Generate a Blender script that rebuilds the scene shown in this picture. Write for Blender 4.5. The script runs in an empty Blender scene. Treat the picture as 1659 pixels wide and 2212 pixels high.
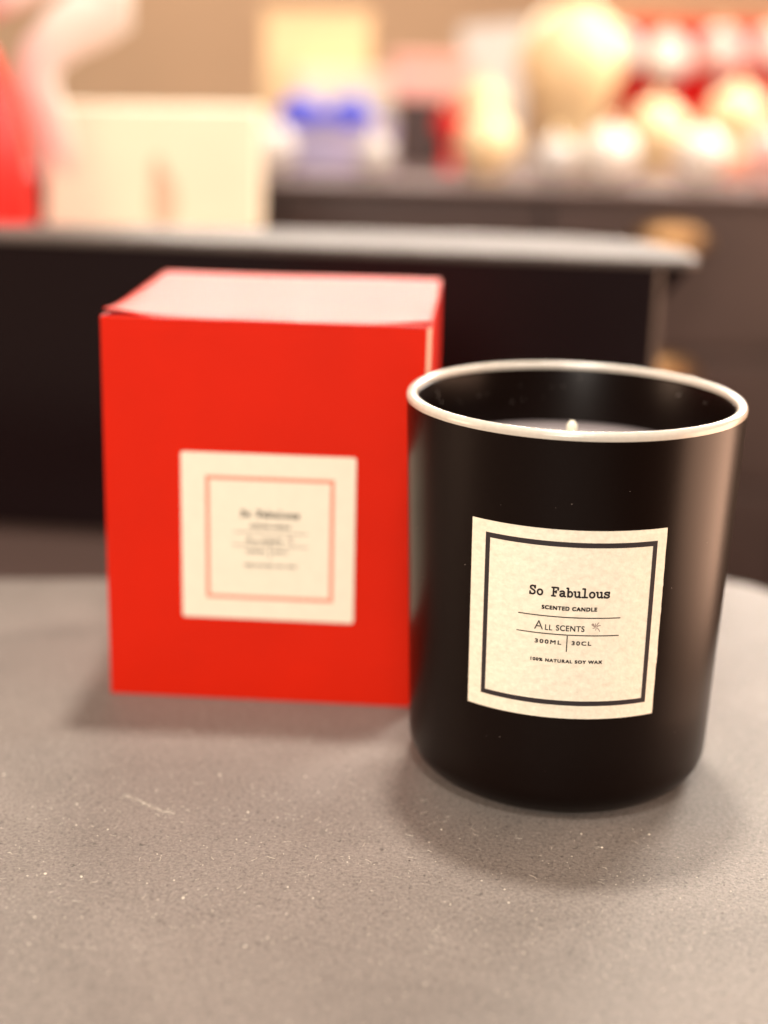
import bpy, math, random
from mathutils import Vector, Matrix
random.seed(7)
S = 0.001                                     # everything is written in millimetres
scene = bpy.context.scene
col = scene.collection

# ------------------------------------------------------------------ camera
F_PX, W_PX, H_PX = 3321.1, 1659.0, 2212.0
CAM = Vector((-49.08, -365.43, 174.86))
PITCH, YAW, ROLL = 0.2910, 0.0090, 0.0250
fw = Vector((math.sin(YAW) * math.cos(PITCH), math.cos(YAW) * math.cos(PITCH), -math.sin(PITCH)))
rt = fw.cross(Vector((0, 0, 1))).normalized()
up = rt.cross(fw)
r2 = math.cos(ROLL) * rt + math.sin(ROLL) * up
u2 = -math.sin(ROLL) * rt + math.cos(ROLL) * up
cd = bpy.data.cameras.new('camera')
cam = bpy.data.objects.new('camera', cd)
col.objects.link(cam)
m = Matrix((r2, u2, -fw)).transposed().to_4x4()
m.translation = CAM * S
cam.matrix_world = m
cd.sensor_fit = 'VERTICAL'
cd.sensor_height = 36.0
cd.sensor_width = 27.0
cd.lens = 36.0 * F_PX / H_PX
cd.clip_start = 0.01
cd.clip_end = 50
cd.dof.use_dof = True
cd.dof.focus_distance = 0.346
cd.dof.aperture_fstop = cd.lens / 11.2
scene.camera = cam

# ------------------------------------------------------------------ world and lamps
world = bpy.data.worlds.new("World")
scene.world = world
world.use_nodes = True
bg = world.node_tree.nodes['Background']
bg.inputs[0].default_value = (1.0, 0.80, 0.62, 1)
bg.inputs[1].default_value = 0.10
scene.view_settings.view_transform = 'Standard'
scene.view_settings.look = 'None'
scene.view_settings.exposure = 0.0
scene.view_settings.gamma = 1.0
scene.view_settings.use_curve_mapping = False


def lamp(name, loc, target, size, power, color=(1.0, 0.905, 0.80), size_y=None, shape=None):
    l = bpy.data.lights.new(name, 'AREA')
    l.energy = power
    l.color = color
    l.size = size * S
    l.shape = 'DISK'
    if size_y:
        l.shape = 'RECTANGLE'
        l.size_y = size_y * S
    o = bpy.data.objects.new(name, l)
    col.objects.link(o)
    o.location = Vector(loc) * S
    d = (Vector(target) - Vector(loc))
    o.rotation_euler = d.to_track_quat('-Z', 'Y').to_euler()
    return o


lamp('room_lamp_front', (-300, -1350, 640), (-40, -20, 50), 380, 17.5)
lamp('near_fill_light', (-60, -520, 950), (-60, -120, 0), 200, 6.0)  # added fill light, brightens the near part of the counter
lamp('ceiling_lamp_overhead', (0, 350, 1500), (-40, 0, 40), 125, 27.0)
lamp('strip_lamp_behind', (60, 1480, 616), (-20, 0, 80), 1050, 8.0, size_y=14)
lamp('strip_lamp_behind', (60, 1480, 502), (-20, 0, 80), 950, 4.0, size_y=14)
lamp('display_lamp_right', (560, 900, 480), (20, 0, 40), 320, 12.0, size_y=320)
lamp('side_lamp_right', (620, 60, 20), (0, 0, 60), 600, 9.0, (1.0, 0.58, 0.38), size_y=420)
lamp('side_lamp_left', (-640, -60, 160), (-60, 0, 60), 200, 3.0, (1.0, 0.66, 0.45), size_y=300)
lamp('shelf_lamp', (60, 560, 800), (60, 1050, 90), 700, 2.3, (1.0, 0.84, 0.66), size_y=200)

# ------------------------------------------------------------------ materials


def mat(name, color, rough=0.6, spec=0.5, noise=None, bump=None, metal=0.0, coat=0.0, sheen=0.0):
    """noise=(scale, amount)  bump=(scale, distance_mm)"""
    mt = bpy.data.materials.new(name)
    mt.use_nodes = True
    nt = mt.node_tree
    b = nt.nodes['Principled BSDF']
    b.inputs['Base Color'].default_value = (*color, 1)
    b.inputs['Roughness'].default_value = rough
    b.inputs['Specular IOR Level'].default_value = spec
    b.inputs['Metallic'].default_value = metal
    b.inputs['Coat Weight'].default_value = coat
    b.inputs['Sheen Weight'].default_value = sheen
    tc = nt.nodes.new('ShaderNodeTexCoord')
    if noise:
        n = nt.nodes.new('ShaderNodeTexNoise')
        n.inputs['Scale'].default_value = noise[0]
        n.inputs['Detail'].default_value = 6
        n.inputs['Roughness'].default_value = 0.6
        nt.links.new(tc.outputs['Object'], n.inputs['Vector'])
        mr = nt.nodes.new('ShaderNodeMapRange')
        mr.inputs[1].default_value = 0.25
        mr.inputs[2].default_value = 0.75
        mr.inputs[3].default_value = 1 - noise[1]
        mr.inputs[4].default_value = 1 + noise[1]
        nt.links.new(n.outputs[0], mr.inputs[0])
        mx = nt.nodes.new('ShaderNodeVectorMath')
        mx.operation = 'SCALE'
        mx.inputs[0].default_value = color
        nt.links.new(mr.outputs[0], mx.inputs['Scale'])
        nt.links.new(mx.outputs[0], b.inputs['Base Color'])
    if bump:
        n2 = nt.nodes.new('ShaderNodeTexNoise')
        n2.inputs['Scale'].default_value = bump[0]
        n2.inputs['Detail'].default_value = 5
        nt.links.new(tc.outputs['Object'], n2.inputs['Vector'])
        bp = nt.nodes.new('ShaderNodeBump')
        bp.inputs['Strength'].default_value = 1.0
        bp.inputs['Distance'].default_value = bump[1] * S
        nt.links.new(n2.outputs[0], bp.inputs['Height'])
        nt.links.new(bp.outputs[0], b.inputs['Normal'])
    return mt


def counter_material():
    """warm grey pressed board: fine fibre grain, small pits and faint smudges"""
    mt = mat('counter_grey', (0.208, 0.182, 0.163), 0.50, 0.40)
    nt = mt.node_tree
    b = nt.nodes['Principled BSDF']
    tc = [n for n in nt.nodes if n.type == 'TEX_COORD'][0]

    def noise(scale, detail=4, dist=0.0, rough=0.6):
        n = nt.nodes.new('ShaderNodeTexNoise')
        n.inputs['Scale'].default_value = scale
        n.inputs['Detail'].default_value = detail
        n.inputs['Distortion'].default_value = dist
        n.inputs['Roughness'].default_value = rough
        nt.links.new(tc.outputs['Object'], n.inputs['Vector'])
        return n.outputs[0]

    def rng(src, a, b_, c, d):
        r = nt.nodes.new('ShaderNodeMapRange')
        for i, v in enumerate((a, b_, c, d)):
            r.inputs[i + 1].default_value = v
        nt.links.new(src, r.inputs[0])
        return r.outputs[0]

    def mul(x, y):
        q = nt.nodes.new('ShaderNodeMath')
        q.operation = 'MULTIPLY'
        nt.links.new(x, q.inputs[0])
        nt.links.new(y, q.inputs[1])
        return q.outputs[0]
    smudge = rng(noise(17, 6, 0.8), 0.3, 0.7, 0.85, 1.13)
    grain = rng(noise(1150, 4, 0.4, 0.75), 0.32, 0.68, 0.62, 1.38)
    pits = rng(noise(900, 3, 1.0, 0.5), 0.60, 0.70, 1.0, 0.5)
    k = mul(mul(smudge, grain), pits)
    vm = nt.nodes.new('ShaderNodeVectorMath')
    vm.operation = 'SCALE'
    vm.inputs[0].default_value = (0.208, 0.182, 0.163)
    nt.links.new(k, vm.inputs['Scale'])
    nt.links.new(vm.outputs[0], b.inputs['Base Color'])
    bp = nt.nodes.new('ShaderNodeBump')
    bp.inputs['Distance'].default_value = 0.35 * S
    bp.inputs['Strength'].default_value = 1
    nt.links.new(noise(1300, 6, 0.6, 0.7), bp.inputs['Height'])
    nt.links.new(bp.outputs[0], b.inputs['Normal'])
    return mt


M_COUNTER = counter_material()
M_GLASS = mat('satin_black_glass', (0.0045, 0.0018, 0.0012), 0.30, 0.13, bump=(700, 0.004))
M_INNER = mat('inner_black_glass', (0.003, 0.002, 0.002), 0.14, 0.3)
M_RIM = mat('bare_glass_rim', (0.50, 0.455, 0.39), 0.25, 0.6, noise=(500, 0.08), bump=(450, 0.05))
M_WAX = mat('soy_wax', (0.34, 0.29, 0.29), 0.42, 0.5, bump=(120, 0.15))
M_WICK = mat('wick_cotton', (0.85, 0.78, 0.62), 0.9, 0.2, bump=(1500, 0.1))
M_PAPER = mat('cream_label_paper', (0.79, 0.715, 0.58), 0.85, 0.2, noise=(800, 0.11), bump=(450, 0.34))
M_PAPER2 = mat('cream_label_paper_box', (0.79, 0.715, 0.58), 0.85, 0.2, noise=(300, 0.04), bump=(330, 0.06))
M_INK = mat('black_ink', (0.012, 0.008, 0.009), 0.7, 0.3)
M_INKFRAME = mat('charcoal_ink', (0.022, 0.016, 0.018), 0.6, 0.35)
M_INKGREY = mat('faded_ink', (0.33, 0.25, 0.21), 0.8, 0.2)
M_INKRED = mat('faded_red_ink', (0.78, 0.27, 0.19), 0.8, 0.2)
M_RED = mat('red_carton', (0.56, 0.012, 0.0008), 0.39, 0.17, noise=(30, 0.06), bump=(900, 0.012))
M_EDGESHEEN = mat('pale_edge_sheen', (0.72, 0.48, 0.34), 0.8, 0.3)  # pale colour paints the sheen and wear of the box corner
M_DARKSLIT = mat('slit_shadow_gap', (0.10, 0.03, 0.02), 0.9, 0.1)
M_PANEL = mat('black_panel', (0.006, 0.0025, 0.003), 0.30, 0.16, bump=(60, 0.05))
M_SHELF = mat('dark_shelf', (0.06, 0.038, 0.032), 0.4, 0.4)
M_LEDGE = mat('ledge_grey', (0.08, 0.066, 0.058), 0.52, 0.3, noise=(40, .2))
M_DUST = mat('pale_dust', (0.72, 0.66, 0.56), 0.8, 0.3)
M_CAB = mat('dark_cabinet', (0.046, 0.027, 0.024), 0.45, 0.5, noise=(14, 0.25))
M_CABTOP = mat('cabinet_top', (0.15, 0.10, 0.09), 0.5, 0.5, noise=(12, 0.1))
M_BRASS = mat('brass', (0.36, 0.20, 0.09), 0.5, 0.5, metal=1.0)
M_WALL = mat('tan_wall', (0.74, 0.48, 0.30), 0.8, 0.2, noise=(2.5, 0.12))
M_FLOOR = mat('dark_floor', (0.07, 0.045, 0.035), 0.6, 0.3, noise=(8, 0.2))

# ------------------------------------------------------------------ mesh helpers


class MB:
    def __init__(s):
        s.v, s.f, s.m = [], [], []

    def add(s, vs, fs, mi=0):
        k = len(s.v)
        s.v += [tuple(v) for v in vs]
        s.f += [tuple(i + k for i in f) for f in fs]
        s.m += [mi] * len(fs)

    def box(s, a, b, mi=0):
        (x0, y0, z0), (x1, y1, z1) = a, b
        s.add([(x0, y0, z0), (x1, y0, z0), (x1, y1, z0), (x0, y1, z0), (x0, y0, z1), (x1, y0, z1), (x1, y1, z1), (x0, y1, z1)],
              [(0, 3, 2, 1), (4, 5, 6, 7), (0, 1, 5, 4), (1, 2, 6, 5), (2, 3, 7, 6), (3, 0, 4, 7)], mi)

    def prism(s, pts, z0, z1, mi=0):
        n = len(pts)
        s.add([(x, y, z0) for x, y in pts] + [(x, y, z1) for x, y in pts],
              [tuple(reversed(range(n))), tuple(range(n, 2 * n))] + [(i, (i + 1) % n, (i + 1) % n + n, i + n) for i in range(n)], mi)

    def lathe(s, prof, n=96, c=(0, 0, 0), mi=0, axis='z'):
        vs, fs = [], []
        for r, z in prof:
            for i in range(n):
                a = 2 * math.pi * i / n
                vs.append((c[0] + r * math.cos(a), c[1] + r * math.sin(a), c[2] + z))
        for j in range(len(prof) - 1):
            for i in range(n):
                i2 = (i + 1) % n
                fs.append((j * n + i, j * n + i2, (j + 1) * n + i2, (j + 1) * n + i))
        s.add(vs, fs, mi)

    def tube(s, pts, rad, n=8, mi=0, flat=1.0):
        pts = [Vector(p) for p in pts]
        rads = rad if isinstance(rad, (list, tuple)) else [rad] * len(pts)
        vs, fs = [], []
        ref = Vector((0.3, 0.9, 0.2)).normalized()
        for i, p in enumerate(pts):
            t = (pts[min(i + 1, len(pts) - 1)] - pts[max(i - 1, 0)]).normalized()
            a = t.cross(ref).normalized()
            b = t.cross(a)
            for k in range(n):
                q = 2 * math.pi * k / n
                vs.append(p + rads[i] * (math.cos(q) * a + flat * math.sin(q) * b))
        for j in range(len(pts) - 1):
            for k in range(n):
                k2 = (k + 1) % n
                fs.append((j * n + k, j * n + k2, (j + 1) * n + k2, (j + 1) * n + k))
        fs.append(tuple(reversed(range(n))))
        fs.append(tuple(range((len(pts) - 1) * n, len(pts) * n)))
        s.add(vs, fs, mi)

    def build(s, name, mats, parent=None, smooth=False, bevel=0.0, origin=None, seg=3):
        me = bpy.data.meshes.new(name)
        o0 = Vector(origin) if origin is not None else Vector((0, 0, 0))
        me.from_pydata([tuple((Vector(v) - o0) * S) for v in s.v], [], s.f)
        for mm in (mats if isinstance(mats, (list, tuple)) else [mats]):
            me.materials.append(mm)
        for i, p in enumerate(me.polygons):
            p.material_index = s.m[i]
            p.use_smooth = smooth
        me.validate()
        me.update()
        o = bpy.data.objects.new(name, me)
        col.objects.link(o)
        o.location = o0 * S
        if parent:
            o.parent = parent
        if bevel:
            bv = o.modifiers.new('bevel', 'BEVEL')
            bv.width = bevel * S
            bv.segments = seg
            bv.limit_method = 'ANGLE'
            bv.angle_limit = math.radians(40)
        return o


def thing(name, label, cat, loc=(0, 0, 0), rz=0, group=None):
    o = bpy.data.objects.new(name, None)
    o.empty_display_size = 0.01
    col.objects.link(o)
    o.location = Vector(loc) * S
    o.rotation_euler = (0, 0, rz)
    return tag(o, label, cat, group)


def tag(o, label=None, cat=None, group=None, kind=None):
    if label:
        o['label'] = label
    if cat:
        o['category'] = cat
    if group:
        o['group'] = group
    if kind:
        o['kind'] = kind
    return o


def rrect(x0, y0, x1, y1, r, n=6):
    pts = []
    for cx, cy, a0 in ((x1 - r, y0 + r, -90), (x1 - r, y1 - r, 0), (x0 + r, y1 - r, 90), (x0 + r, y0 + r, 180)):
        for i in range(n + 1):
            a = math.radians(a0 + 90 * i / n)
            pts.append((cx + r * math.cos(a), cy + r * math.sin(a)))
    return pts


def at(px, py, Y):
    """point of the plane y = Y seen at a photograph pixel (1659 x 2212 frame)"""
    d = fw + r2 * ((px - W_PX / 2) / F_PX) + u2 * ((H_PX / 2 - py) / F_PX)
    t = (Y - CAM.y) / d.y
    return CAM + d * t


# ------------------------------------------------------------------ setting
b = MB()
b.prism([(x, y if y < 100 else y + (x - 60) * .07) for x, y in rrect(-420, -520, 93, 146, 28, 14)], -14, 0)
o = b.build('counter_surface', M_COUNTER, bevel=1.2)
tag(o, kind='structure')

b = MB()
b.box((-1500, -700, -712), (1500, 1700, -700))
tag(b.build('floor', M_FLOOR), kind='structure')
b = MB()
b.box((-1500, 1600, -700), (1500, 1620, 1300))
tag(b.build('wall', M_WALL), kind='structure')

# the plinth that carries the counter surface
b = MB()
b.box((-400, -500, -700), (80, 90, -14.3))
o = b.build('counter_plinth', M_CAB, bevel=2)
tag(o, kind='structure')

# ------------------------------------------------------------------ riser behind the two products
riser = thing('display_stand', 'long black display stand with pale top ledge behind the red box', 'display stand', (-110, 260, -700))
R0 = Vector((-110, 260, -700))


def edge_y(x):
    return 253.6 - (x + 199.1) * 0.118


def rpart(mb, name, mt, bevel):
    o_ = mb.build(name, mt, riser, bevel=bevel, origin=R0)
    o_.location = (0, 0, 0)
    return o_


b = MB()
b.prism([(-330, edge_y(-330) + 3), (59, edge_y(59) + 3), (62, edge_y(62) + 6), (62, 276), (-330, 290)], -699.9, 98.3)
rpart(b, 'panel', M_PANEL, 0.8)
b = MB()
# flared bracket carrying the end of the ledge
y0, y1 = edge_y(62) + 7, 268
b.add([(59, y0, 80), (59, y1, 80), (59, y1, 98.2), (59, y0, 98.2), (73, y0, 98.2), (73, y1, 98.2), (65, y0, 88), (65, y1, 88)],
      [(0, 1, 2, 3), (3, 2, 5, 4), (0, 6, 7, 1), (6, 4, 5, 7), (0, 3, 4, 6), (1, 7, 5, 2)])
rpart(b, 'bracket', M_PANEL, 0.5)
b = MB()
b.prism([(-330, edge_y(-330)), (66, edge_y(66)), (71, edge_y(70)), (74.5, 227), (76, 240), (74, 256), (68, 270), (56, 283), (30, 293), (-12, 297), (-330, 289)], 98.5, 101.6)
rpart(b, 'ledge', M_LEDGE, 1.0)
b = MB()
b.prism([(-330, 158), (62, 158), (62, edge_y(62) + 2.8), (-330, edge_y(-330) + 2.8)], -26, -20)
rpart(b, 'lower_shelf', M_SHELF, 1.0)

# ------------------------------------------------------------------ lettering
FONT_SANS = None


def text_mesh(body, x0, x1, y0, cap, bold=0.0, spacing=1.0):
    """flat letters: list of (x, y) verts and faces fitted to x0..x1, baseline y0, capital height cap"""
    cu = bpy.data.curves.new('tmp', 'FONT')
    cu.body = body
    cu.size = 1
    cu.offset = bold
    cu.space_character = spacing
    cu.resolution_u = 4
    ob = bpy.data.objects.new('tmp', cu)
    col.objects.link(ob)
    dg = bpy.context.evaluated_depsgraph_get()
    me = bpy.data.meshes.new_from_object(ob.evaluated_get(dg))
    vs = [(v.co.x, v.co.y) for v in me.vertices]
    fs = [tuple(p.vertices) for p in me.polygons]
    bpy.data.objects.remove(ob)
    bpy.data.curves.remove(cu)
    bpy.data.meshes.remove(me)
    ax, bx = min(v[0] for v in vs), max(v[0] for v in vs)
    ay, by = min(v[1] for v in vs), max(v[1] for v in vs)
    return [(x0 + (x - ax) / (bx - ax) * (x1 - x0), y0 + (y - ay) / (by - ay) * cap) for x, y in vs], fs


def stroke(pts, w, closed=False):
    """one pen stroke as separate polygons with round joints"""
    out = []
    P = [Vector(p) for p in pts]
    if closed:
        P.append(P[0])
    for i in range(len(P) - 1):
        d = (P[i + 1] - P[i])
        if d.length < 1e-9:
            continue
        d.normalize()
        n = Vector((-d.y, d.x)) * w / 2
        out.append([P[i] + n, P[i] - n, P[i + 1] - n, P[i + 1] + n])
    for q in P:
        out.append([q + Vector((math.cos(a), math.sin(a))) * w / 2 for a in [2 * math.pi * k / 8 for k in range(8)]])
    return out


def ell(cx, cy, rx, ry, n=18):
    return [(cx + rx * math.cos(2 * math.pi * k / n), cy + ry * math.sin(2 * math.pi * k / n)) for k in range(n)]


sS = [(.58, .78), (.50, .90), (.34, .95), (.19, .90), (.12, .76), (.18, .62), (.36, .53), (.52, .44), (.60, .30), (.56, .14), (.42, .05), (.26, .05), (.12, .16)]
GLYPH = {
    'S': [(sS, 0), ([(.60, .70), (.60, .95)], 0), ([(.10, .05), (.10, .30)], 0)],
    'o': [(ell(.35, .33, .25, .29), 1)],
    'F': [([(.20, .05), (.20, .95)], 0), ([(.04, .05), (.40, .05)], 0), ([(.04, .95), (.65, .95)], 0), ([(.65, .95), (.65, .72)], 0),
          ([(.20, .50), (.46, .50)], 0), ([(.46, .40), (.46, .61)], 0)],
    'a': [([(.12, .54), (.25, .62), (.40, .62), (.51, .54), (.52, .10), (.66, .05)], 0),
          ([(.52, .37), (.30, .37), (.13, .28), (.12, .14), (.24, .05), (.38, .07), (.52, .18)], 0)],
    'b': [([(.02, .96), (.15, .96), (.15, .05)], 0), (ell(.38, .33, .23, .28), 1)],
    'u': [([(.02, .61), (.15, .61), (.15, .20), (.22, .08), (.35, .05), (.48, .11), (.56, .22)], 0), ([(.42, .61), (.56, .61), (.56, .05), (.68, .05)], 0)],
    'l': [([(.14, .96), (.36, .96), (.36, .05)], 0), ([(.10, .05), (.62, .05)], 0)],
    's': [([(x, y * .66) for x, y in sS], 0), ([(.58, .44), (.58, .62)], 0), ([(.11, .05), (.11, .20)], 0)],
}


def slab_text(body, x0, x1, y0, cap, w=0.15):
    adv = (x1 - x0 + 0.0) / (len(body) - 1 + 0.66 / 0.76)
    k = adv / 0.76
    polys = []
    for i, ch in enumerate(body):
        if ch == ' ':
            continue
        for pts, cl in GLYPH[ch]:
            for poly in stroke([(x0 + i * adv + x * k, y0 + y * cap) for x, y in pts], w * cap, cl):
                polys.append([(q[0], q[1]) for q in poly])
    return polys


def label_design():
    """black print and grey print in the coordinates of the jar's label (arc length, height)"""
    blk, gry = [], []

    def put(vf, d=0.0):
        vs, fs = vf
        for sx, sy in (((0, 0),) if not d else ((-d, -d), (d, -d), (-d, d), (d, d))):
            for f in fs:
                blk.append([(vs[i][0] + sx, vs[i][1] + sy) for i in f])
    blk.extend(slab_text('So Fabulous', -13.1, 5.2, 58.2, 2.25, 0.185))
    put(text_mesh('SCENTED CANDLE', -10.0, 2.45, 54.98, .88, 0.0, 1.15), .07)
    put(text_mesh('A', -11.5, -9.45, 49.9, 2.15, -0.004, 1.0))
    put(text_mesh('LL', -9.0, -7.35, 49.9, 1.3, 0.0, 1.1), .03)
    put(text_mesh('SCENTS', -6.5, -0.1, 49.95, 1.35, 0.0, 1.1), .035)
    put(text_mesh('300ML', -11.15, -5.15, 46.55, .95, 0.0, 1.3), .05)
    put(text_mesh('30CL', -2.75, 1.65, 46.6, .95, 0.0, 1.3), .05)
    put(text_mesh('100% NATURAL SOY WAX', -11.9, 4.45, 42.1, .74, 0.0, 1.2), .06)

    def line(xa, ya, xb, yb, w, n=24):
        for i in range(n):
            a, c = i / n, (i + 1) / n
            x_0, y_0, x_1, y_1 = xa + (xb - xa) * a, ya + (yb - ya) * a, xa + (xb - xa) * c, ya + (yb - ya) * c
            if abs(xb - xa) > abs(yb - ya):
                blk.append([(x_0, y_0 - w / 2), (x_1, y_1 - w / 2), (x_1, y_1 + w / 2), (x_0, y_0 + w / 2)])
            else:
                blk.append([(x_0 - w / 2, y_1), (x_0 + w / 2, y_1), (x_0 + w / 2, y_0), (x_0 - w / 2, y_0)])
    line(-15.4, 53.3, 8.05, 53.3, .25)
    line(-15.6, 49.0, 7.95, 49.0, .25)
    line(-3.87, 48.85, -3.87, 44.85, .25, 4)
    # small sprig of a flower, faint
    cx, cy = 2.55, 51.2
    for a, r, w in ((20, .95, .26), (62, 1.15, .22), (105, .8, .2), (150, .9, .34), (205, .8, .2), (-52, 1.4, .2), (-100, .85, .15)):
        c, s_ = math.cos(math.radians(a)), math.sin(math.radians(a))
        gry.extend([[(q[0], q[1]) for q in p_] for p_ in stroke([(cx + .25 * c, cy + .25 * s_), (cx + .62 * r * c - .1 * s_, cy + .62 * r * s_ + .1 * c), (cx + r * c, cy + r * s_)], w)])
    gry.extend([[(q[0], q[1]) for q in p_] for p_ in stroke(ell(1.75, 51.75, .22, .18, 8), .22, True)])
    return blk, gry


BLK, GRY = label_design()


def frame_polys(x0, z0, x1, z1, wx, wz, n=40):
    out = []
    for i in range(n):
        a, c = x0 + (x1 - x0) * i / n, x0 + (x1 - x0) * (i + 1) / n
        out.append([(a, z0), (c, z0), (c, z0 + wz), (a, z0 + wz)])
        out.append([(a, z1 - wz), (c, z1 - wz), (c, z1), (a, z1)])
    out.append([(x0, z0 + wz), (x0 + wx, z0 + wz), (x0 + wx, z1 - wz), (x0, z1 - wz)])
    out.append([(x1 - wx, z0 + wz), (x1, z0 + wz), (x1, z1 - wz), (x1 - wx, z1 - wz)])
    return out


# ------------------------------------------------------------------ scented candle
H, RB, RT = 96.6, 37.58, 41.0
WAX_Z = 79.4


def rad(z):
    return RB + (RT - RB) * z / H


candle = thing('scented_candle', 'black matte glass jar candle with cream label standing beside the red box', 'candle', (0, 0, 0))
prof = [(0.01, 1.2), (RB - 16, 1.2), (RB - 13, 0.3), (RB - 11, 0.05)]
for i in range(13):
    a = math.radians(-90 + 90 * i / 12)
    rr = 9.0
    prof.append((rad(9) - rr + rr * math.cos(a), rr + rr * math.sin(a) + 0.05))
for i in range(1, 16):
    z = 10.5 + (H - 1.7 - 10.5) * i / 15
    prof.append((rad(z), z))
prof += [(RT - 0.05, H - 1.5)]
prof += [(RT - 2.55, H - 1.5), (RT - 2.8, H - 2.2), (RT - 3.5, 60), (RT - 5.0, 12), (0.01, 10)]
b = MB()
b.lathe(prof, 192)
b.build('jar', M_GLASS, candle, smooth=True)
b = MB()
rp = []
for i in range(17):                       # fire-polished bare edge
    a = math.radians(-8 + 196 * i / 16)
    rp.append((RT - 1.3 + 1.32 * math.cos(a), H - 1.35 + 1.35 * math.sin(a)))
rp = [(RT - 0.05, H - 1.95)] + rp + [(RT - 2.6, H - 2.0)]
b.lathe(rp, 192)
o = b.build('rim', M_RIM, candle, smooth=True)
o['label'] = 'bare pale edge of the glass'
b = MB()
wp = [(0.01, WAX_Z)] + [(4 * k, WAX_Z + 0.1 * math.sin(k)) for k in range(1, 9)] + [(35.2, WAX_Z + .1), (36.6, WAX_Z + .5), (37.35, WAX_Z + 1.5), (37.3, WAX_Z - 6)]
b.lathe(wp, 128)
b.build('wax', M_WAX, candle, smooth=True)
b = MB()
b.tube([(-.4, 0, WAX_Z - 1), (-.5, 0, WAX_Z + 3), (-.3, .1, WAX_Z + 7), (-.45, 0, WAX_Z + 9.4), (-.5, 0, WAX_Z + 10.3)], [1.6, 1.6, 1.5, 1.3, .5], 12)
b.build('wick', M_WICK, candle, smooth=True)


def wrap(a, z, h):
    r = rad(z) + h
    t = a / 39.6
    # slight slant of the sticker on the tapered wall
    return (r * math.sin(t), -r * math.cos(t), z)


LX0, LX1, LZ0, LZ1 = -27.75, 18.35, 28.1, 74.1


def skew(a, z):
    """the sticker was put on following the cone: its top edge is a little narrower"""
    k = (z - 51) / 46
    return a + (0.35 * k if a < -4 else -0.95 * k * min(1, (a + 4) / 20))


def crinkle(a, z):
    e = 0.0
    if a > 15.2:
        t = (a - 15.2) / 3.15
        for zz, s_ in ((54.0, 1.1), (43.0, .7), (41.2, .5), (60.5, .6)):
            e += 0.17 * t * math.exp(-((z - zz) / s_) ** 2)
    return e


label_part = MB()
nx, nz = 70, 70
vs, fs = [], []
for j in range(nz + 1):
    for i in range(nx + 1):
        a = LX0 + (LX1 - LX0) * i / nx
        z = LZ0 + (LZ1 - LZ0) * j / nz
        edge = 0.0
        if i == nx:
            edge = 0.03 * math.sin(z * .9)
        vs.append(wrap(skew(a + edge, z), z, 0.14 + crinkle(a, z)))
for j in range(nz):
    for i in range(nx):
        k = j * (nx + 1) + i
        fs.append((k, k + 1, k + nx + 2, k + nx + 1))
n0 = len(vs)
label_part.add(vs, fs)
# paper thickness: skirt down to the glass
ring = [i for i in range(nx + 1)] + [j * (nx + 1) + nx for j in range(1, nz + 1)] + [nz * (nx + 1) + i for i in range(nx - 1, -1, -1)] + [j * (nx + 1) for j in range(nz - 1, 0, -1)]
sk = []
for i in ring:
    v = Vector(vs[i])
    r_ = math.hypot(v.x, v.y)
    g = (rad(v.z) - 0.02) / r_
    sk.append((v.x * g, v.y * g, v.z))
label_part.add([vs[i] for i in ring] + sk, [(k, k + len(ring), (k + 1) % len(ring) + len(ring), (k + 1) % len(ring)) for k in range(len(ring))])
sticker = label_part.build('label', M_PAPER, candle, smooth=True)


def print_on_jar(name, polys, mt, h0, parent):
    mb = MB()
    for n, poly in enumerate(polys):
        hh = h0 + 0.0012 * (n % 17)
        pv = [wrap(skew(x, z), z, hh + crinkle(x, z)) for x, z in poly]
        A, B_, C_ = Vector(pv[0]), Vector(pv[1]), Vector(pv[2])
        nn = (B_ - A).cross(C_ - A)
        idx = tuple(range(len(pv)))
        if nn.dot(Vector((A.x, A.y, 0))) < 0:
            idx = tuple(reversed(idx))
        mb.add(pv, [idx])
    return mb.build(name, mt, parent)


print_on_jar('printed_frame', frame_polys(-24.1, 31.4, 16.0, 71.3, 1.15, 1.2), M_INKFRAME, 0.17, sticker)
print_on_jar('lettering', BLK, M_INK, 0.19, sticker)
print_on_jar('flower_print', GRY, M_INKGREY, 0.18, sticker)

# dust specks clinging to the jar
b = MB()
for _ in range(26):
    t, z = random.uniform(-1.35, 1.35), random.uniform(8, 94)
    a = t * 39.6
    if LX0 - 1 < a < LX1 + 1 and LZ0 - 1 < z < LZ1 + 1:
        continue
    c = Vector(wrap(a, z, 0.03))
    r_ = random.uniform(.05, .13)
    b.lathe([(0.001, -r_), (r_, 0), (0.001, r_)], 6, c)
for _ in range(22):
    t = random.uniform(-1.2, 1.2)
    z = random.uniform(86, 93)
    rr = 37.4
    c = Vector((rr * math.sin(t), rr * math.cos(t), z))
    r_ = random.uniform(.1, .2)
    b.lathe([(0.001, -r_), (r_, 0), (0.001, r_)], 6, c)
o = b.build('dust_specks', mat('grey_dust', (.30, .25, .22), .8, .3), candle)
o['kind'] = 'stuff'

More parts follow.
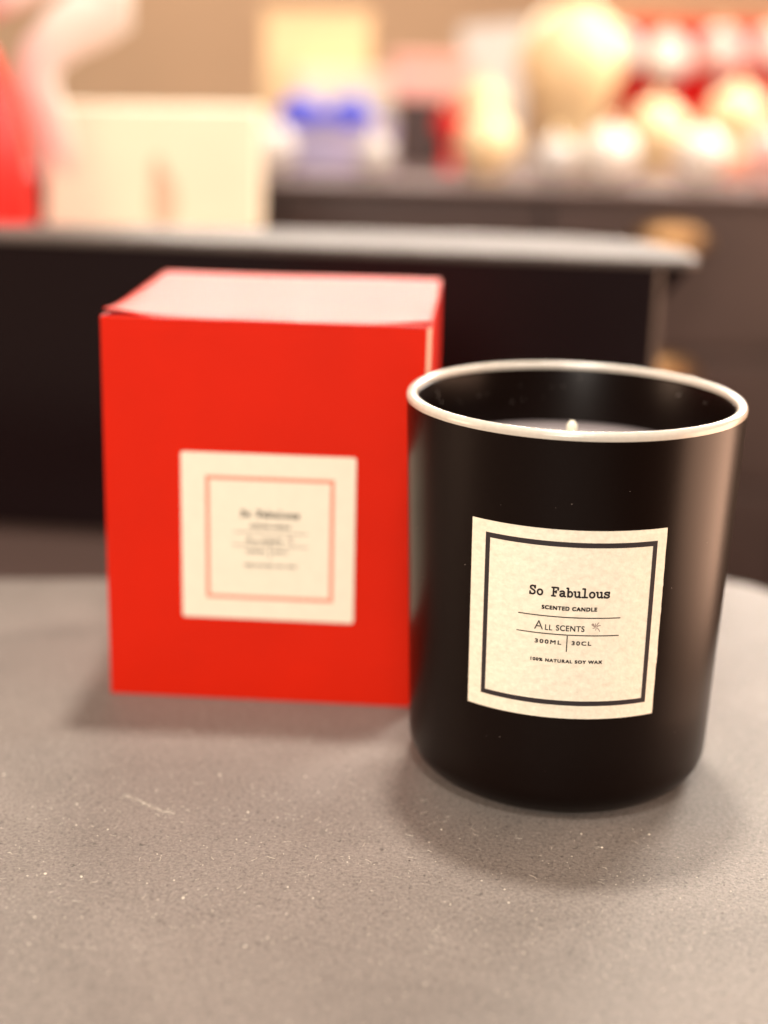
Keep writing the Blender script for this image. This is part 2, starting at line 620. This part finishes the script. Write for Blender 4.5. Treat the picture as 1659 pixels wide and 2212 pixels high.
# ------------------------------------------------------------------ red carton box
BX, BY, BROT, BW, BD, BH = -121.05, 34.7, -0.066, 86.7, 86.0, 107.0
box = thing('candle_box', 'closed red cardboard candle box with square cream label on its front', 'box', (BX, BY, 0), BROT)
b = MB()
T = 0.5
LT = BH
b.box((0, 0, 0.05), (BW, T, BH - .2))
b.box((0, BD - T, 0.05), (BW, BD, LT - .5))
for xa in (0, BW - T):
    b.add([(xa, T, .05), (xa + T, T, .05), (xa + T, BD - T, .05), (xa, BD - T, .05), (xa, T, BH - .2), (xa + T, T, BH - .2), (xa + T, BD - T, LT - .5), (xa, BD - T, LT - .5), (xa, 7, LT - .5), (xa + T, 7, LT - .5)],
          [(0, 3, 2, 1), (0, 1, 5, 4), (2, 3, 7, 6), (3, 0, 4, 8, 7), (1, 2, 6, 9, 5), (4, 5, 9, 8), (8, 9, 6, 7)])
b.box((T, T, 0.05), (BW - T, BD - T, 0.6))
b.build('carton', M_RED, box, bevel=0.2)
# lid: a thin folded sheet whose front corners curl up a little and leave a slit
b = MB()
nx, ny = 44, 24


def lid_z(x, y):
    d0 = math.hypot(x, y * .8)
    d1 = math.hypot(BW - x, y * .8)
    return LT - .05 + 1.7 * math.exp(-(d0 / 9.5) ** 1.6) + 1.0 * math.exp(-(d1 / 9) ** 1.6) - .25 * math.exp(-((x - 42) / 12) ** 2 - (y / 9) ** 2) + .2 * math.sin(x * .06) * math.sin(y * .05)


vs, fs = [], []
for j in range(ny + 1):
    for i in range(nx + 1):
        x = .1 + (BW - .2) * i / nx
        yf = 2.35 + 1.6 * math.exp(-(x / 5) ** 2) + 1.3 * math.exp(-((BW - x) / 5) ** 2)
        y = yf + (BD - yf) * (j / ny) ** 1.5
        vs.append((x, y, lid_z(x, y)))
for j in range(ny):
    for i in range(nx):
        k = j * (nx + 1) + i
        fs.append((k, k + 1, k + nx + 2, k + nx + 1))
b.add(vs, fs)
o = b.build('lid', M_RED, box, smooth=True)
sm = o.modifiers.new('card', 'SOLIDIFY')
sm.thickness = 0.38 * S
sm.offset = -1
b = MB()
b.box((0.05, 0.05, BH - .45), (BW - 0.05, 2.3, BH - .06))
b.build('front_fold', M_RED, box, bevel=0.18)
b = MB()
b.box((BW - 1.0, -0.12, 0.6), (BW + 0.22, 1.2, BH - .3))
b.build('worn_sheen_edge', M_EDGESHEEN, box, bevel=0.35)  # strip along the right front corner, its sheen and wear painted pale
# thumb notch at the middle of the lid's front edge
b = MB()
b.prism([(33 + 9 + 9 * math.cos(math.pi * k / 10 + math.pi), 2.25 + 0.1 - 1.6 * math.sin(math.pi * k / 10 + math.pi) * 1.0) for k in range(11)][::-1], LT + .02, LT + .12)
b.build('thumb_tab', M_RED, box)

b = MB()
LXa, LXb, LZa, LZb = 20.8, 68.0, 24.2, 71.2
pts = rrect(LXa, LZa, LXb, LZb, .7, 4)
vs = [(x, -0.16, z) for x, z in pts] + [(x, 0.02, z) for x, z in pts]
n = len(pts)
b.add(vs, [tuple(range(n))] + [(i, i + n, (i + 1) % n + n, (i + 1) % n) for i in range(n)])
box_label = b.build('label', M_PAPER2, box)


def print_on_box(name, polys, mt, y0, k=0.87):
    mb = MB()
    for n_, poly in enumerate(polys):
        yy = y0 - 0.0012 * (n_ % 17)
        if k:
            pv = [((x + 4.05) * k + 44.8, yy, (z - 51.35) * k + 47.6) for x, z in poly]
        else:
            pv = [(x, yy, z) for x, z in poly]
        nn = (Vector(pv[1]) - Vector(pv[0])).cross(Vector(pv[2]) - Vector(pv[0]))
        idx = tuple(range(len(pv)))
        if nn.y > 0:
            idx = tuple(reversed(idx))
        mb.add(pv, [idx])
    return mb.build(name, mt, box_label)


print_on_box('printed_frame', frame_polys(27.4, 30.0, 62.3, 64.9, 1.1, 1.1), M_INKRED, -0.19, 0)
print_on_box('lettering', BLK, M_INK, -0.21)
print_on_box('flower_print', GRY, M_INKGREY, -0.20)

# ------------------------------------------------------------------ dust and fibres on the counter
b = MB()
for _ in range(4200):
    y = random.uniform(-150, 60)
    x = random.uniform(-190, 110)
    if math.hypot(x, y) < 40:
        continue
    r_ = abs(random.gauss(0, .085)) + .03
    if random.random() < .02:
        r_ *= 2.2
    n = 5
    a0 = random.uniform(0, 6)
    ring_ = [(x + r_ * math.cos(a0 + k * 1.257) * random.uniform(.6, 1.3), y + r_ * math.sin(a0 + k * 1.257) * random.uniform(.6, 1.3), 0.02 + r_ * .4) for k in range(5)]
    b.add(ring_ + [(x, y, 0.03 + r_ * 1.3), (x, y, 0.0)], [(k, (k + 1) % 5, 5) for k in range(5)] + [((k + 1) % 5, k, 6) for k in range(5)])
for _ in range(420):
    y = random.uniform(-120, 10)
    x = random.uniform(-170, 90)
    if math.hypot(x, y) < 42:
        continue
    L = random.uniform(.5, 2.2)
    a = random.uniform(0, 6.28)
    cv = random.uniform(-1.4, 1.4)
    p_ = []
    q = Vector((x, y, .05))
    for k in range(6):
        p_.append(q.copy())
        a += cv / 5
        q = q + Vector((math.cos(a), math.sin(a), random.uniform(-.04, .06))) * L / 5
        q.z = max(q.z, .05)
    b.tube(p_, random.uniform(.02, .038), 5)
# the longer lint thread lying on the left
p_ = []
for k in range(15):
    t = k / 14
    p_.append((-107 + 13.0 * t, -27.5 - 8.5 * t + .9 * math.sin(7 * t), .08))
b.tube(p_, .035, 5)
for _ in range(110):
    t = random.random() ** .8
    x, y = -107 + 13 * t + random.gauss(0, .5), -27.5 - 8.5 * t + random.gauss(0, .35)
    r_ = random.uniform(.05, .11)
    b.lathe([(0.001, -r_ * .4), (r_, 0), (0.001, r_)], 5, (x, y, .06))
for px_, py_, r_ in ((-64, -15.0, .30), (-57, -13.8, .18), (-53, -11, .18), (-118, -32, .28), (-119, -116, .45), (60, -9, .32), (49, -6, .2)):
    b.lathe([(0.001, -r_ * .4), (r_ * .8, -.1 * r_), (r_, .2 * r_), (0.001, r_)], 8, (px_, py_, r_ * .4))
dk = MB()
for _ in range(700):
    x, y = random.uniform(-180, 100), random.uniform(-130, 20)
    if math.hypot(x, y) < 42:
        continue
    r_ = abs(random.gauss(0, .07)) + .04
    a0 = random.uniform(0, 6)
    ring_ = [(x + r_ * math.cos(a0 + k * 1.257) * random.uniform(.5, 1.5), y + r_ * math.sin(a0 + k * 1.257) * random.uniform(.5, 1.5), 0.02 + r_ * .3) for k in range(5)]
    dk.add(ring_ + [(x, y, 0.03 + r_), (x, y, 0.0)], [(k, (k + 1) % 5, 5) for k in range(5)] + [((k + 1) % 5, k, 6) for k in range(5)])
tag(dk.build('dark_grit', mat('dark_grit', (.05, .035, .03), .8, .2)), 'tiny dark grit sprinkled on the grey counter', 'grit', kind='stuff')
o = b.build('dust', M_DUST)
tag(o, 'scattered pale dust specks and lint fibres on the grey counter', 'dust', kind='stuff')

# ------------------------------------------------------------------ drawer cabinet behind
CY = 800
cab_tilt = 0.0
cab = thing('drawer_cabinet', 'long dark brown drawer cabinet carrying rows of pale ornaments', 'cabinet', (150, CY, -700))
C0 = Vector((150, CY, -700))
CT = 82.0


def cpart(mb, name, mt, parent=cab, bevel=1.5, smooth=False, off=(0, 0, 0)):
    o_ = mb.build(name, mt, parent, bevel=bevel, smooth=smooth, origin=C0)
    o_.location = (0, 0, 0)
    return o_


b = MB()
b.box((-330, CY + 4, -690), (700, CY + 430, CT - 4))
cpart(b, 'body', M_CAB)
b = MB()
b.box((-340, CY - 8, CT - 4), (710, CY + 440, CT))
cpart(b, 'top', M_CABTOP, bevel=1.5)
for z0, z1 in ((-37, 72), (-142, -45), (-247, -150), (-352, -255)):
    for x0, x1 in ((-120, 71), (78, 275), (282, 480)):
        b = MB()
        b.box((x0, CY - 4, z0), (x1, CY + 4, z1))
        dr = cpart(b, 'drawer', M_CAB)
        if x0 > 70:
            b = MB()
            cx, cz = (x0 + x1) / 2 - 6, (45 if z0 == -37 else z0 + 86)
            prof_ = []
            vs, fs = [], []
            for j in range(7):
                e = math.radians(90 * j / 6)
                for i in range(15):
                    a = math.pi * i / 14
                    vs.append((cx + 30 * math.cos(a) * math.cos(e), CY - 4 - 20 * math.sin(e), cz + 17 * math.sin(a) * math.cos(e) - 4))
            for j in range(6):
                for i in range(14):
                    k = j * 15 + i
                    fs.append((k, k + 1, k + 16, k + 15))
            b.add(vs, fs)
            h = b.build('cup_handle', M_BRASS, dr, smooth=True, origin=C0)
            h.location = (0, 0, 0)
            sm = h.modifiers.new('solid', 'SOLIDIFY')
            sm.thickness = .0015

# low plinth behind the riser that carries the bag
b = MB()
b.box((-520, 420, -700), (-112, 640, 60))
o = b.build('display_plinth', M_CAB, bevel=2)
tag(o, 'low dark plinth behind the riser carrying the cream gift bag', 'plinth')

# ------------------------------------------------------------------ blurred goods in the background


def px2mm(px, Y):
    return px / F_PX * ((Vector((0, Y, 100)) - CAM).dot(fw))


M_CREAM = mat('cream_card', (0.80, 0.70, 0.54), 0.6, 0.3, noise=(30, .04))
M_WHITE = mat('white_satin', (0.72, 0.66, 0.59), 0.45, 0.5)
M_GOLD = mat('golden_yellow_card', (0.84, 0.60, 0.33), 0.5, 0.4, noise=(20, .06))
M_PINK = mat('pink_card', (0.82, 0.42, 0.36), 0.6, 0.3)
M_BLUE = mat('blue_satin', (0.07, 0.09, 0.72), 0.5, 0.4)
M_LAV = mat('lavender_card', (0.42, 0.36, 0.52), 0.6, 0.3)
M_DARKB = mat('dark_card', (0.08, 0.05, 0.045), 0.6, 0.3)
M_REDB = mat('red_felt', (0.70, 0.012, 0.010), 0.8, 0.2, noise=(15, .1))
M_SALMON = mat('salmon_glaze', (0.85, 0.35, 0.22), 0.5, 0.4)
M_PALEPINK = mat('pale_pink_glaze', (0.74, 0.42, 0.38), 0.4, 0.5)
M_GREYW = mat('grey_white_glaze', (0.52, 0.48, 0.45), 0.4, 0.5)
M_CREAMG = mat('cream_glaze', (0.76, 0.57, 0.33), 0.4, 0.5)
M_WOOD = mat('brown_board', (0.50, 0.24, 0.13), 0.7, 0.3, noise=(10, .15))
M_METAL = mat('cap_metal', (0.75, 0.6, 0.35), 0.35, 0.5, metal=1.0)

# cream gift bag with ribbon handle
A = at(92, 500, 500)
Bq = at(555, 500, 500)
bag = thing('gift_bag', 'large cream gift bag with white ribbon handle behind the riser', 'gift bag', ((A.x + Bq.x) / 2, 520, 60))
hw = (Bq.x - A.x) / 2
b = MB()
zt = at(320, 232, 500).z - 60
b.add([(-hw, -22, .1), (hw, -22, .1), (hw, 22, .1), (-hw, 22, .1), (-hw + 7, -19, zt), (hw + 1, -19, zt + 1), (hw + 1, 15, zt + 1), (-hw + 7, 15, zt)],
      [(0, 3, 2, 1), (0, 1, 5, 4), (1, 2, 6, 5), (2, 3, 7, 6), (3, 0, 4, 7), (4, 5, 6, 7)])
b.build('bag_body', M_CREAM, bag, bevel=1.5)
b = MB()
for cx_, cz_, rx_, rz_ in ((8, 33, 8, 16), (5, 50, 4, 7)):
    b.add([(cx_ + rx_ * math.cos(t * .5236), -21.6 + (cz_ + rz_ * math.sin(t * .5236)) * 3 / zt - .5, cz_ + rz_ * math.sin(t * .5236)) for t in range(12)], [tuple(range(12))])
b.build('printed_motif', mat('beige_print', (.58, .44, .32), .7, .2), bag)
b = MB()


def bp(px, py, Y=505):
    q = at(px, py, Y)
    return (q.x - (A.x + Bq.x) / 2, Y - 520, q.z - 60)


b.tube([bp(x, y) for x, y in ((135, 420), (118, 330), (95, 250), (75, 180), (90, 120), (140, 70), (190, 40), (225, 15), (235, -30), (190, -70), (120, -60), (40, -20), (-60, 20))],
       [10, 14, 15, 14, 13, 15, 17, 19, 15, 12, 10, 9, 9], 14, flat=.35)
b.build('ribbon_handle', M_WHITE, bag, smooth=True)

# red tapered thing at the left edge
q = at(0, 480, 470)
rc = thing('red_cone', 'tall red tapered ornament cut off by the left edge of the photo', 'ornament', (q.x - 28, 470, 60))
b = MB()
zz = [at(0, y, 470).z - 60 for y in (500, 400, 300, 200, 110, 60)]
rr = [28 + px2mm(v, 470) for v in (76, 68, 54, 32, 4, -40)]
b.lathe([(0.01, 0.1), (rr[0] + 1, 0.1), (rr[0] + 1, 5)] + [(r_, z_) for r_, z_ in zip(rr, zz)][0:] + [(0.01, zz[-1] + 22)], 48)
b.build('cone_body', mat('red_gloss', (.78, .012, .008), .5, .2), rc, smooth=True)
b = MB()
b.lathe([(0.01, zz[-1] + 20), (5, zz[-1] + 24), (7, zz[-1] + 30), (4, zz[-1] + 36), (0.01, zz[-1] + 37)], 16)
b.build('knob', M_METAL, rc, smooth=True)


def card_box(name, label, px0, px1, py_top, Y, mt, depth=60, z0=CT, lid=None, py_bot=None, category='box'):
    a_, c_ = at(px0, py_top, Y), at(px1, py_top, Y)
    zt_ = (a_.z + c_.z) / 2
    if py_bot is not None:
        z0 = at((px0 + px1) / 2, py_bot, Y).z
    root = thing(name, label, category, ((a_.x + c_.x) / 2, Y, z0))
    w_ = (c_.x - a_.x) / 2
    mb = MB()
    mb.box((-w_, 0, .1), (w_, depth, zt_ - z0 - 8))
    mb.build('box_base', mt, root, bevel=1.5)
    mb = MB()
    mb.box((-w_ - 1, -1, zt_ - z0 - 7.9), (w_ + 1, depth + 1, zt_ - z0))
    mb.build('lid', lid or mt, root, bevel=1.5)
    return root, zt_, w_


card_box('gift_box', 'lavender gift box carrying a blue bow near the gift bag', 545, 850, 262, 900, M_LAV, 70)
# blue bow lying on it
q = at(705, 262, 925)
bow = thing('gift_bow', 'royal blue gift bow on top of the lavender box', 'bow', (q.x, 905, q.z))
for sx in (-1, 1):
    b = MB()
    b.tube([(0, 0, 4), (sx * 12, -3, 12), (sx * 26, -4, 13), (sx * 34, -4, 6), (sx * 26, -4, 1), (sx * 11, -3, 2), (0, 0, 4)], [5, 7, 8, 7, 7, 6, 5], 10, flat=.6)
    b.build('loop', M_BLUE, bow, smooth=True)
b = MB()
b.lathe([(0.01, -3), (5, -1), (6, 3), (5, 7), (0.01, 9)], 16, (0, -4, 3.3))
b.build('knot', M_BLUE, bow, smooth=True)

card_box('gift_box', 'tall golden yellow gift box standing behind the lavender box', 570, 800, 25, 1010, M_GOLD, 60)
card_box('gift_box', 'cream gift box in front of the golden yellow box', 640, 850, 150, 985, M_CREAM, 22)
rt_, ztd, _w = card_box('gift_box', 'dark brown gift box under the pink box', 858, 990, 215, 960, M_DARKB, 60)
card_box('gift_box', 'pink gift box stacked on the dark brown box', 850, 1020, 118, 960, M_PINK, 60, z0=ztd + .2)


def globe(name, label, px, py, rpx, Y, mt, group, z0=CT, category='ornament', on_table=True, cap=M_METAL, squash=1.0):
    c = at(px, py, Y)
    r_ = px2mm(rpx, Y)
    if on_table:
        h = c.z + r_ * squash - z0
        zc = c.z - z0
    else:
        z0 = c.z - r_
        zc = r_
    root = thing(name, label, category, (c.x, Y, z0), 0, group)
    mb = MB()
    pr = []
    zlow = 0.1 if on_table else 0.0
    for i in range(25):
        a = math.pi * i / 24
        z_ = zc - r_ * squash * math.cos(a)
        rr_ = r_ * math.sin(a)
        pr.append((max(rr_, .01), z_))
    if on_table:
        # rest on a foot: a turned base below the bowl
        pr = [(0.01, zlow), (r_ * .55, zlow), (r_ * .55, zlow + 2), (r_ * .4, zlow + 4)] + [p__ for p__ in pr if p__[1] > max(zlow + 5, zc - r_ * squash * .93)]
    mb.lathe(pr, 32)
    mb.build('bowl' if on_table else 'ball', mt, root, smooth=True)
    mb = MB()
    zt_ = zc + r_ * squash
    mb.lathe([(0.01, zt_ + 6), (r_ * .16, zt_ + 5.5), (r_ * .18, zt_ - 1.5), (0.01, zt_ - 1.5)], 16)
    mb.build('cap', cap, root, smooth=True)
    return root


GR = 'round ornaments on the cabinet'
globe('round_ornament', 'grey white round ornament next to the gift bag, before the lavender box', 587, 320, 52, 850, M_GREYW, GR)
globe('round_ornament', 'small grey round ornament right of the blue bow', 808, 335, 40, 850, M_GREYW, GR)
globe('round_ornament', 'small red round ornament beside the dark brown box', 972, 270, 32, 940, M_REDB, GR)
globe('round_ornament', 'cream round ornament topmost behind the cream one beside the dark box', 1042, 228, 50, 960, M_CREAMG, GR)
globe('round_ornament', 'bright cream round ornament in front, right of the small red one', 1052, 312, 66, 870, M_CREAMG, GR)
globe('round_ornament', 'pale grey round ornament under the big cream vase', 1202, 345, 48, 850, M_GREYW, GR)
globe('round_ornament', 'white round ornament leftmost of the front row right of the vase', 1316, 335, 60, 850, M_WHITE, GR)
globe('round_ornament', 'wide cream round ornament between the two white ones', 1418, 290, 72, 950, M_CREAMG, GR)
globe('round_ornament', 'pinkish white round ornament in the middle of the front row', 1515, 335, 55, 850, M_WHITE, GR)
globe('round_ornament', 'cream round ornament behind the salmon one', 1592, 255, 66, 980, M_CREAMG, GR)
globe('round_ornament', 'salmon round ornament between two pinkish white ones', 1585, 350, 36, 890, M_SALMON, GR)
globe('round_ornament', 'pinkish white round ornament cut off by the right edge', 1665, 330, 52, 850, M_PALEPINK, GR)

# big cream vase
q = at(1232, 150, 1000)
vase = thing('cream_vase', 'big bright cream vase with rounded body standing among the ornaments', 'vase', (q.x, 1000, CT))
k = px2mm(1, 1000)
yb = q.z - CT
b = MB()
pr = [(0.01, .1), (45 * k, .1), (48 * k, 4), (60 * k, yb - 120 * k), (90 * k, yb - 60 * k), (112 * k, yb), (108 * k, yb + 50 * k), (85 * k, yb + 95 * k), (55 * k, yb + 120 * k), (44 * k, yb + 128 * k), (52 * k, yb + 136 * k), (46 * k, yb + 134 * k), (38 * k, yb + 120 * k), (0.01, yb + 90 * k)]
b.lathe(pr, 48)
b.build('vase_body', M_CREAMG, vase, smooth=True)

# pale leaning card left of the vase
q0, q1 = at(1010, 60, 1100), at(1140, 60, 1100)
card = thing('greeting_card', 'pale grey card leaning behind the big cream vase', 'card', ((q0.x + q1.x) / 2, 1090, CT))
b = MB()
hz = at(1070, 45, 1100).z - CT
b.add([(-22, 0, .1), (22, 0, .1), (30, 12, hz), (-34, 12, hz - 6), (-22, 3, .1), (22, 3, .1), (30, 15, hz), (-34, 15, hz - 6)],
      [(0, 1, 2, 3), (7, 6, 5, 4), (0, 4, 5, 1), (1, 5, 6, 2), (2, 6, 7, 3), (3, 7, 4, 0)])
b.build('card_sheet', M_GREYW, card)
b = MB()
b.add([(-6, 3.2, 1), (6, 3.2, 1), (4, 16, hz * .6), (-4, 16, hz * .6), (0, 45, .2)], [(0, 1, 4), (2, 3, 4), (1, 2, 4), (3, 0, 4), (0, 3, 2, 1)])
b.build('card_stand', M_GREYW, card)

# red board with hanging balls
q0, q1 = at(1335, 60, 1120), at(1760, 60, 1120)
zt_ = at(1500, 48, 1120).z
board = thing('display_board', 'red felt display board with wooden top rail behind the ornaments', 'display board', ((q0.x + q1.x) / 2, 1120, CT))
hw = (q1.x - q0.x) / 2
b = MB()
b.box((-hw, 0, .1), (hw, 12, zt_ - CT))
b.build('felt_panel', M_REDB, board, bevel=1)
b = MB()
b.box((-hw - 60, -3, zt_ - CT + .2), (hw, 15, zt_ - CT + 14))
b.build('top_rail', M_WOOD, board, bevel=1)
GB = 'baubles hanging on the red board'
for lab, px, py, r_, mt_ in (('greyish white bauble hanging at the left end of the red board', 1335, 112, 50, M_GREYW),
                             ('white bauble hanging second from left on the red board', 1438, 128, 52, M_WHITE),
                             ('pink bauble hanging third from left on the red board', 1556, 118, 54, M_PALEPINK),
                             ('pale pink bauble hanging on the red board at the right edge', 1668, 115, 50, M_PALEPINK)):
    globe('hanging_bauble', lab, px, py, r_, 1094, mt_, GB, on_table=False, category='bauble')
